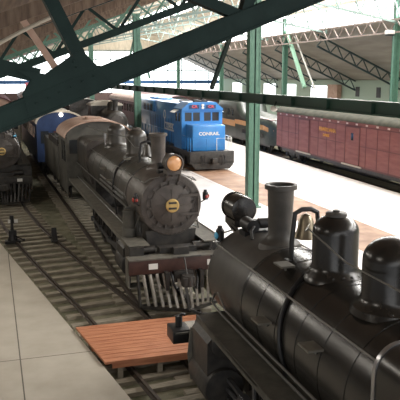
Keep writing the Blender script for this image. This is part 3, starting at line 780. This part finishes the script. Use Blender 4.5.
# ------------------------------------------------------------------ streamlined electric behind the pillar
def electric():
    t = thing('electric_locomotive', 'dark green streamlined electric locomotive with gold stripe, left of the baggage car', 'electric locomotive', (23.55, 52.2, 0), -math.radians(2.1))
    L = 24.0; b = MB()
    def sec(y, hw, zt, zs):
        pts = []
        for k in range(13):
            a = PI*k/12; c_, s_ = math.cos(a), math.sin(a)
            pts.append((hw*math.copysign(abs(c_)**.55, c_), zs + (zt-zs)*abs(s_)**.8))
        return [(hw, .75)] + pts + [(-hw, .75)]
    secs = [(0, .75, 2.3, 1.6), (.5, 1.15, 2.75, 2.0), (1.6, 1.3, 3.0, 2.3), (8.0, 1.38, 3.3, 2.5), (8.7, 1.48, 4.1, 3.1), (9.4, 1.5, 4.45, 3.5), (14.6, 1.5, 4.45, 3.5), (15.3, 1.48, 4.1, 3.1), (16, 1.38, 3.3, 2.5), (22.4, 1.3, 3.0, 2.3), (23.5, 1.15, 2.75, 2.0), (24, .75, 2.3, 1.6)]
    rings = [[b.bm.verts.new((x, y, z)) for x, z in sec(y, hw, zt, zs)] for y, hw, zt, zs in secs]
    for k in range(len(rings)-1):
        n = len(rings[k])
        for i in range(n):
            j = (i+1) % n; b.bm.faces.new((rings[k][i], rings[k][j], rings[k+1][j], rings[k+1][i]))
    b.bm.faces.new(rings[0]); b.bm.faces.new(rings[-1])
    b.build('body', DKGREEN, t, angle=50)
    b = MB(); b.mm(-1.54, -1.5, 9.3, 14.7, 1.75, 2.3); b.bar((-1.40, 1.6, 2.15), (-1.48, 9.4, 2.25), .05, .4); b.bar((-1.40, 22.4, 2.15), (-1.48, 14.6, 2.25), .05, .4); b.bar((-1.0, .35, 1.85), (-1.40, 1.7, 2.15), .04, .36)
    b.build('side_stripe', STRIPE, t, smooth=False)
    MB().prism([(-.85, 2.72), (.85, 2.72), (1.15, 2.9), (-1.15, 2.9)], 'Y', 1.0, 7.6).build('hood_walkway', PINKROOF, t, smooth=False)
    for y in (1.9, 4.2, 6.4, 17.4, 19.8):
        b = MB()
        for k in range(6): b.mm(-1.44, -1.38, y+k*.2, y+k*.2+.1, 1.3, 1.65)
        b.build('louvre_panel', GEAR, t, smooth=False)
    for y in (9.9, 11.2, 12.9, 13.9): MB().mm(-1.53, -1.49, y, y+.55, 2.75, 3.35).build('window', GLASS, t, smooth=False)
    b = MB()
    for y in (10.2, 13.8):
        b.bar((-.7, y-.8, 4.5), (-.5, y+.9, 4.75), .05); b.bar((.7, y-.8, 4.5), (.5, y+.9, 4.75), .05); b.mm(-.8, .8, y+.8, y+.9, 4.74, 4.8)
        for sx in (-.6, .6): b.cyl((sx, y-.8, 4.5), .08, .25, 'Z', 10)
    b.build('pantograph', GEAR, t, smooth=False)
    pw = None
    for y in (1.6, 3.2, 5.2, 7.2, 9.2, 14.8, 16.8, 18.8, 20.8, 22.4):
        for sx in (-1, 1):
            if pw is None: pw = wheel('wheel', .55, GEAR, 10).build('wheel', GEAR, t); pw.location = (sx*.76, y, .55)
            else: inst(pw, 'wheel', t, (sx*.76, y, .55))
    for sx in (-1, 1):
        for ya, yb_ in ((.8, 11.2), (12.8, 23.2)): MB().mm(sx*.95, sx*1.15, ya, yb_, .55, .95).build('truck_frame', GEAR, t, smooth=False)
electric()

# ------------------------------------------------------------------ far rolling stock
arch_car('passenger_coach', 'tuscan red coach with pale pink roof standing behind the blue diesel', 'railroad car', (16.4, 66.5, 0.2), math.radians(.5), 21, COACHRED, PINKROOF, 1.1, 3.6, 4.35)
arch_car('passenger_coach', 'black coach with grey roof between the blue diesel and the streamlined electric', 'railroad car', (19.8, 72.5, .2), math.radians(-1), 22, GEAR, COACHRED, 1.1, 3.5, 4.2, 1.2)
arch_car('passenger_coach', 'white-roofed coach in the far row left of the green column', 'railroad car', (9.2, 70, 0.2), 0, 18, GEAR, WHITEP, 1.1, 3.4, 4.1)
arch_car('passenger_coach', 'pink-roofed coach farthest back beside the far wall windows', 'railroad car', (5.6, 88, -.0), 0, 20, COACHRED, PINKROOF, 1.1, 3.6, 4.35)
arch_car('passenger_coach', 'pale roofed coach on the leftmost far track below the windows', 'railroad car', (-2.2, 82, 0.2), 0, 20, COACHRED, PINKROOF, 1.1, 3.6, 4.35)
arch_car('boxcar', 'tall rust-red boxcar top showing above the green chord at the far left', 'railroad car', (.05, 51.5, 0), 0, 13, CABROOF, COACHRED, 1.1, 4.5, 5.1, 1.5, windows=False)
def tank_loco():
    t = thing('tank_locomotive', 'small black locomotive with round smokebox in the far row beside the green column', 'steam locomotive', (10.1, 56.5, .2))
    MB().lathe([(.75, 0), (.88, .06), (.9, .1), (.9, 5.2)], (0, 0, 2.55), 'Y', 40).build('boiler', BLACK2, t)
    b = MB(); b.lathe([(.6, 0), (.55, -.05), (.02, -.1)], (0, 0, 2.55), 'Y', 32); b.build('smokebox_door', SMOKE2, t)
    MB().lathe([(.3, 3.3), (.22, 3.5), (.24, 4.25), (.3, 4.3), (.3, 4.36), (.2, 4.36)], (0, .8, 0), 'Z', 20).build('smokestack', SMOKE, t)
    MB().lathe([(.42, 3.3), (.36, 3.5), (.35, 3.9), (.25, 4.1), (.02, 4.18)], (0, 2.7, 0), 'Z', 20).build('steam_dome', BLACK2, t)
    b = MB(); b.mm(-1.4, 1.4, 5.2, 7.4, 1.2, 3.7); b.build('cab', BLACK2, t, smooth=False)
    arc = [(1.5*math.cos(PI*k/12), 3.68+.4*math.sin(PI*k/12)) for k in range(13)]; MB().prism(arc, 'Y', 5.0, 7.7).build('cab_roof', CREAM, t)
    b = MB(); b.mm(-1.3, 1.3, -.8, 7.3, 1.0, 1.3); b.mm(-.9, .9, 0, 5, 1.2, 1.9); b.build('frame', GEAR, t, smooth=False)
    MB().mm(-1.4, 1.4, -1.0, -.75, .8, 1.3).build('pilot_beam', REDBEAM, t, smooth=False)
    pw = None
    for y in (.6, 2.4, 4.2):
        for sx in (-1, 1):
            if pw is None: pw = wheel('driving_wheel', .6, GEAR, 10).build('driving_wheel', GEAR, t); pw.location = (sx*.76, y, .6)
            else: inst(pw, 'driving_wheel', t, (sx*.76, y, .6))
tank_loco()

# ------------------------------------------------------------------ small things on the empty track
def switch_stand():
    t = thing('switch_stand', 'black switch stand with two white targets beside the empty track', 'switch stand', (.60, 27.5, -.06))
    b = MB(); b.mm(-.3, .3, -.18, .18, 0, .1); b.lathe([(.2, .1), (.12, .35), (.07, .5), (.05, .8)], seg=14); b.mm(-.14, .16, -.1, .1, .25, .5); b.build('stand', STRAPM, t)
    b = MB(); b.bar((-.12, 0, .82), (.2, 0, .82), .05); b.cyl((0, 0, .95), .08, .3, 'Z', 12); a = b.build('lamp_body', STRAPM, t)
    for x in (-.08, .16): MB().box((x, -.04, .88), (.14, .03, .14)).build('target', WHITEP, t, smooth=False)
    b = MB(); b.bar((.05, 0, .3), (.42, -.15, .12), .04); b.cyl((.42, -.15, .12), .05, .1, 'X', 10); b.build('throw_lever', GEAR, t)
switch_stand()
def chock():
    t = thing('wheel_stop', 'small dark iron wheel stop clamped on the far rail of the empty track', 'wheel stop', (2.22, 27.3, -.02))
    MB().prism([(-.3, 0), (.28, 0), (.2, .42), (.05, .5), (-.02, .3)], 'X', -.1, .1).build('curved_shoe', STRAPM, t)
    b = MB(); b.mm(-.14, .14, -.32, .3, -.02, .03); b.cyl((0, .0, .12), .03, .4, 'X', 10); b.build('rail_clamp', GEAR, t)
chock()

# ------------------------------------------------------------------ building
def hcolumn(label, x, y, w, z1, m, name='steel_column', base=.2, shade=0):
    t = thing(name, label, 'column', (x, y, base), 0)
    b = MB(); h = z1 - base
    b.mm(-w/2, w/2, -w*.35, -w*.35+.04, 0, h); b.mm(-w/2, w/2, w*.35-.04, w*.35, 0, h); b.mm(-.03, .03, -w*.35, w*.35, 0, h)
    for sx in (-1, 1): b.mm(sx*w/2, sx*(w/2-.05), -w*.37, w*.37, 0, h)
    b.build('shaft', m, t, smooth=False)
    b = MB(); z = .3
    while z < h-.3:
        for sx in (-1, 1):
            for q in (-.3, .3): b.sphere((sx*(w/2-.07), -w*.37, z), .018, seg=6)
        z += .25
    b.build('rivets', m, t)
    MB().mm(-w*.7, w*.7, -w*.6, w*.6, 0, .06).build('base_plate', m, t, smooth=False)
    return t
names12 = ['nearest', 'second nearest', 'third', 'farthest']
hcolumn('tall green steel column standing behind the foreground locomotive headlight', 12.0, 30.5, .56, 11.6, GREENL)
c138 = hcolumn('tall green column with splayed braces behind the middle locomotive domes', 12.0, 57.2, .56, 11.6, GREENL)
for sx in (-1, 1): MB().bar((sx*.2, 0, 9.3), (sx*1.1, 0, 6.1), .16, .16).build('knee_brace', GREENL, c138, smooth=False)
hcolumn('green steel column in the left line, beyond the one with splayed braces', 12.0, 84, .56, 11.6, GREENL)
for i, (y, lab) in enumerate(((46.6, 'pale green column at the right edge with a white lamp, behind the baggage car'), (67.3, 'pale green column with slanting pale braces behind the baggage car roof'), (88, 'pale green column in the far right row, just left of the big dark strut'), (110, 'pale green column farthest along the right row, next to the end wall'))):
    c = hcolumn(lab, 30.0, y, .5, 12.4, GREENL)
    if i == 1:
        MB().bar((0, -.3, 10.9), (0, -4.9, 5.2), .3, .3).build('pale_brace', GREENP, c, smooth=False)
        MB().bar((.5, -.7, 10.9), (.5, -6.2, 5.0), .12, .12).build('white_brace', WHITEP, c, smooth=False)
# lamp on column
t = thing('flood_lamp', 'white flood lamp fixed to the pale green column at the right edge', 'lamp', (29.6, 46.2, 9.6))
MB().mm(-.75, -.15, -.25, .25, 0, .3, bevel=.05).build('lamp_housing', WHITEP, t); MB().mm(-.7, -.2, -.2, .2, -.12, 0).build('lamp_reflector', STRAPM, t); MB().bar((-.2, 0, .15), (.2, 0, .15), .06).build('lamp_arm', GREENL, t)

# long beam down the x=12 line
def ibeam(label, x, y0, y1, z0, z1, m, w=.34):
    b = MB(); b.mm(-w/2, w/2, 0, y1-y0, z0-z1, z0-z1+.05); b.mm(-w/2, w/2, 0, y1-y0, -.05, 0); b.mm(-.04, .04, 0, y1-y0, z0-z1, 0)
    for k in range(int((y1-y0)/3)): b.mm(-w/2, w/2, k*3, k*3+.03, z0-z1, 0)
    o = b.build('steel_beam', m, None, smooth=False); o.location = (x, y0, z1); return tag(o, label, 'beam')
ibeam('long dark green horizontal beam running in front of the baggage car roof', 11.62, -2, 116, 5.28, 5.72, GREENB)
t = thing('beam_lamp', 'small white lamp clamped on the long green beam above the baggage car end', 'lamp', (11.4, 26.6, 5.15))
MB().sphere((0, 0, 0), .15, (1, 1.2, .8)).build('lamp_bowl', WHITEP, t); MB().bar((0, 0, 0), (.1, 0, .3), .05).build('bracket', GREEN, t)
o = MB().bar((0, 0, 0), (0, 3.3, -2.9), .2, .2).build('diagonal_strut', GREEN, None, smooth=False); o.location = (12, 33.6, 8.72)
tag(o, 'dark green diagonal strut rising to the right left of the tall column', 'strut')

# roof trusses
def lattice(name, label, cat, pts_bot, pts_top, y, n, m, w=.16, ww=.09, group=None):
    t = thing(name, label, cat, (pts_bot[0][0], y, pts_bot[0][1]), 0, group)
    ox, oz = pts_bot[0]
    def at(P, f):
        (x0, z0), (x1, z1) = P; return (x0+(x1-x0)*f-ox, 0, z0+(z1-z0)*f-oz)
    MB().bar(at(pts_bot, 0), at(pts_bot, 1), w, w).build('bottom_chord', m, t, smooth=False)
    MB().bar(at(pts_top, 0), at(pts_top, 1), w, w).build('top_chord', m, t, smooth=False)
    for k in range(n):
        a = at(pts_bot, k/n); b_ = at(pts_top, (k+.5)/n); c_ = at(pts_bot, (k+1)/n)
        MB().bar(a, b_, ww).bar(b_, c_, ww).build('web', m, t, smooth=False)
    return t
order = ['nearest', 'second', 'third', 'fourth', 'farthest']
for i, y in enumerate((60, 70, 80, 92, 104)):
    lattice('roof_truss', 'dark lattice truss under the right aisle roof, %s of the five from the camera' % order[i], 'roof truss', [(30, 9.3), (40, 4.9)], [(30, 10.35), (40, 5.9)], y, 7, TRUSSD)
for i, y in enumerate((21.8, 34, 46, 58, 72)):
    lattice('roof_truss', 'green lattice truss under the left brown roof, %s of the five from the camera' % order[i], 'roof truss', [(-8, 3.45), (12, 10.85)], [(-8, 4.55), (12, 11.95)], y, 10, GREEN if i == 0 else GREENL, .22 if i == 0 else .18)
for i, y in enumerate((46, 58, 72, 86, 100)):
    t = thing('roof_truss', 'pale peaked truss over the middle bay, %s of the five from the camera' % order[i], 'roof truss', (12, y, 11))
    for sx, x0 in ((1, 0), (-1, 18)):
        MB().bar((x0, 0, -.6), (9, 0, 1.0), .16).build('bottom_chord', MULL, t, smooth=False)
        MB().bar((x0, 0, 1.3), (9, 0, 3.9), .16).build('top_chord', MULL, t, smooth=False)
        for k in range(5):
            xa = x0+sx*9*k/5; xb = x0+sx*9*(k+.5)/5; xc = x0+sx*9*(k+1)/5
            za = -.6+1.6*k/5; zc = -.6+1.6*(k+1)/5; zb_ = 1.3+2.6*(k+.5)/5
            MB().bar((xa, 0, za), (xb, 0, zb_), .09).bar((xb, 0, zb_), (xc, 0, zc), .09).build('web', MULL, t, smooth=False)
# longitudinal lattice girder along the right column line
t = thing('lattice_girder', 'long weathered lattice girder along the foot of the bright clerestory on the right', 'girder', (29.55, 8, 9.75))
MB().bar((0, 0, 0), (0, 109, 0), .12).build('bottom_chord', TRUSSP, t, smooth=False); MB().bar((0, 0, .95), (0, 109, .95), .12).build('top_chord', TRUSSP, t, smooth=False)
b = MB()
for k in range(109): b.bar((0, k, 0 if k % 2 else .95), (0, k+1, .95 if k % 2 else 0), .08)
b.build('lacing', TRUSSP, t, smooth=False)

# foreground truss with gusset, close to the camera at y = 8
def near_truss():
    t = thing('foreground_truss', 'big dark green truss chord with gusset crossing the top left close to the camera', 'roof truss', (0, 8, 5))
    def C(x, z): return (x, 0, z-5)
    b = MB(); L = 9
    a, e = C(-6, 3.62), C(10.5, 10.1)
    for yy in (-.09, .07):
        b.bar((a[0], yy, a[2]), (e[0], yy, e[2]), .02, .262)
    b.bar((a[0], -.02, a[2]+.121), (e[0], -.02, e[2]+.121), .2, .02); b.bar((a[0], -.02, a[2]-.121), (e[0], -.02, e[2]-.121), .2, .02)
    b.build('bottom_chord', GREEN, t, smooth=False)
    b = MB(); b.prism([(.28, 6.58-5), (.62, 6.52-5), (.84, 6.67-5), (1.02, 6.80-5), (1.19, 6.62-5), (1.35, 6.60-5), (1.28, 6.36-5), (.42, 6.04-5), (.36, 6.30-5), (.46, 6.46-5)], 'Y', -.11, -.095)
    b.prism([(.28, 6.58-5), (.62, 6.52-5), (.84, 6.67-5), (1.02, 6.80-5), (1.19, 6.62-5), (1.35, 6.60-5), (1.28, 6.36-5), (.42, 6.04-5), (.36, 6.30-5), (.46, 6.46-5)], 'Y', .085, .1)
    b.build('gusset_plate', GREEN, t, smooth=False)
    b = MB()
    b.bar(C(1.12, 6.48), C(.44, 7.88), .2, .15); b.build('web_post', GREEN, t, smooth=False)
    MB().bar(C(.55, 6.50), C(-1.8, 7.08), .17, .16).build('tie_bar', GREEN, t, smooth=False)
    MB().bar(C(3.0, 7.2), C(3.5, 8.85), .17, .13).bar(C(3.0, 7.2), C(1.0, 7.9), .17, .12).build('web_post', GREEN, t, smooth=False)
    b = MB()
    for k in range(6):
        x = .5+.13*k; b.sphere((x, -.115, 6.2+.06*k-5), .012, seg=6)
    for k in range(4): b.sphere((.96-.03*k, -.115, 6.6+.06*k-5), .012, seg=6)
    b.build('bolt', GREEN, t)
near_truss()

# brown rafters / purlins under the left roof near the camera
def roofz(x): return 7.75 + .37*(x-.35)
for i, y in enumerate((13.5, 18, 26, 30, 38, 42)):
    b = MB(); b.bar((-8, 0, roofz(-8)-.22), (12, 0, roofz(12)-.22), .14, .26)
    o = b.build('wooden_rafter', CEIL, None, smooth=False); o.location = (0, y, 0)
    tag(o, 'brown timber rafter under the left roof, %s counting away from the camera' % ['first', 'second', 'third', 'fourth', 'fifth', 'sixth'][i], 'rafter')
o = MB().bar((0, 0, 0), (.62, 0, -.95), .12, .12).build('roof_brace', CABROOF, None, smooth=False); o.location = (.66, 13.5, 7.55)
tag(o, 'reddish brown timber brace slanting down above the green gusset', 'brace')
pts = [(-.35+1.3*math.sin(PI/2*k/10), 0, .1+.75*(1-math.cos(PI/2*k/10))**.0*math.sin(PI/2*k/10)**.8) for k in range(11)]
o = MB().tube(pts, .035).build('curved_conduit', CREAM, None); o.location = (.2, 13.0, 6.7)
tag(o, 'pale curved pipe hanging below the brown roof at the top left', 'pipe')

# roof planes and walls
def plane4(name, a, b_, c_, d_, m, th=.12):
    mb = MB(); vs = [Vector(p) for p in (a, b_, c_, d_)]
    n = (vs[1]-vs[0]).cross(vs[3]-vs[0]).normalized()
    if n.z < 0: n = -n
    A = [mb.bm.verts.new(v) for v in vs]; B = [mb.bm.verts.new(v+n*th) for v in vs]
    mb.bm.faces.new(A); mb.bm.faces.new(B[::-1])
    for i in range(4):
        j = (i+1) % 4; mb.bm.faces.new((A[i], B[i], B[j], A[j]))
    return struct(mb.build(name, m, None, smooth=False))
Y0, Y1 = -4, 117
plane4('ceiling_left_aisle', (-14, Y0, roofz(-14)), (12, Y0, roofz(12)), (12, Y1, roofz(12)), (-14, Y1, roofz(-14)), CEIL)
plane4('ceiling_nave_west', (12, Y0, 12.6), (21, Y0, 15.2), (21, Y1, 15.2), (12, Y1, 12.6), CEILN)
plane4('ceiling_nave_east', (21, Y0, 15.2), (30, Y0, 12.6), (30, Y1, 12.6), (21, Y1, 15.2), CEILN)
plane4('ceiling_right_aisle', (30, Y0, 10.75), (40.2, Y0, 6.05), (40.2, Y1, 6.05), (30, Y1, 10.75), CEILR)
# clerestory glazing on the right column line
struct(MB().mm(30.05, 30.12, Y0, Y1, 10.85, 12.6).build('window_1', GLAZEW, None, smooth=False))
w = bpy.data.objects['window_1']
b = MB()
for k in range(40): b.mm(29.98, 30.05, Y0+k*3, Y0+k*3+.07, 10.85, 12.6)
b.mm(29.98, 30.05, Y0, Y1, 11.7, 11.76); b.build('mullion', MULL, w, smooth=False)
# skylight strip let into the nave roof
struct(MB().box((0, 0, 0), (2.2, 121, .05), rot=Matrix.Rotation(.2805, 3, 'Y')).build('window_2', GLAZEW, None, smooth=False))
bpy.data.objects['window_2'].location = (22.7, 56.5, 14.62)
# east wall
struct(MB().mm(40, 40.2, Y0, Y1, .2, 6.05).build('wall_east', WALLG, None, smooth=False))
wi = 0
for y, z0, z1 in ((50, 3.9, 5.2), (58, 3.9, 5.2), (65, 4.2, 5.3), (69.4, 4.2, 5.3), (79, 3.6, 5.3), (88, 3.4, 5.4), (95, 3.4, 5.4), (102, 3.4, 5.4), (109, 3.4, 5.4)):
    wi += 1
    far = y > 76
    o = MB().mm(39.94, 39.99, y-(.4 if not far else 2.2), y+(.4 if not far else 2.2), z0, z1).build('window_%d' % (wi+2), GLAZE if far else STRAPM, None, smooth=False); struct(o)
o = MB().mm(39.3, 39.9, 73.0, 75.4, .2, 5.5).build('cabinet', CABROOF, None, smooth=False); tag(o, 'tall brown cabinet against the green outer wall beyond the baggage car', 'cabinet')
# far end wall: dark base, glazed upper band with mullions
struct(MB().mm(-25, 40, 117, 117.3, -.3, 3.7).build('wall_north', WALLD, None, smooth=False))
struct(MB().mm(-25, 40, 117.3, 117.4, 10.6, 16).build('wall_north_gable', CEILN, None, smooth=False))
o = struct(MB().mm(-25, 40, 117.35, 117.42, 3.7, 10.8).build('window_12', GLAZE, None, smooth=False))
b = MB()
for k in range(27): b.mm(-25+k*2.5, -24.88+k*2.5, 117.15, 117.3, 3.7, 10.8)
for z in (7.4, 9.2, 10.7): b.mm(-25, 40, 117.15, 117.3, z, z+.14)
b.build('mullion', MULL, o, smooth=False)
MB().mm(-25, 40, 117.05, 117.2, 5.2, 5.75).build('blue_rail', BLUETRIM, o, smooth=False)
o = MB().mm(-.7, .7, 0, .05, 0, 1.7).build('banner', PINK, None, smooth=False); o.location = (6.5, 116.9, 3.75); tag(o, 'small pink banner hung in the far windows at the left', 'banner')
struct(MB().mm(-25.2, -25, 20, 117, -.3, 6).build('wall_west', WALLD, None, smooth=False))

# ------------------------------------------------------------------ light
wd = bpy.data.worlds.new('World'); SC.world = wd; wd.use_nodes = True
wd.node_tree.nodes['Background'].inputs[0].default_value = (.93, .96, 1.0, 1)
wd.node_tree.nodes['Background'].inputs[1].default_value = .95
def area(name, loc, rot, sx, sy, power, col=(1, .98, .95)):
    l = bpy.data.lights.new(name, 'AREA'); l.shape = 'RECTANGLE'; l.size = sx; l.size_y = sy; l.energy = power; l.color = col
    o = bpy.data.objects.new(name, l); COL.objects.link(o); o.location = loc; o.rotation_euler = rot; return o
area('skylight_daylight', (22.6, 52, 14.45), (0, math.radians(12), 0), 2.2, 110, 21000)
for y, p in ((7, 60), (14, 120), (21, 200), (29, 180), (39, 200)): area('aisle_fill', (-2.0, y, 6.55), (0, math.radians(-28), 0), 1.2, 1.2, p, (1, .93, .82))  # unseen fills added to brighten the left platform and tracks, no fixtures
area('south_fill', (1, -3.6, 6), (math.radians(78), 0, 0), 20, 5, 450)  # unseen fill added behind the camera; no window is built there
area('clerestory_daylight', (29.85, 52, 11.75), (0, math.radians(75), 0), 1.6, 110, 9000)

cam = bpy.data.cameras.new('Camera'); co = bpy.data.objects.new('Camera', cam); COL.objects.link(co)
co.location = (0, 0, 6.5); co.rotation_euler = (math.radians(90-10.3345), 0, math.radians(-17.051))
cam.lens = 36*680/400; cam.sensor_width = 36; cam.clip_end = 400
SC.camera = co
SC.view_settings.view_transform = 'Standard'; SC.view_settings.look = 'None'; SC.view_settings.exposure = 0.0; SC.view_settings.gamma = 1
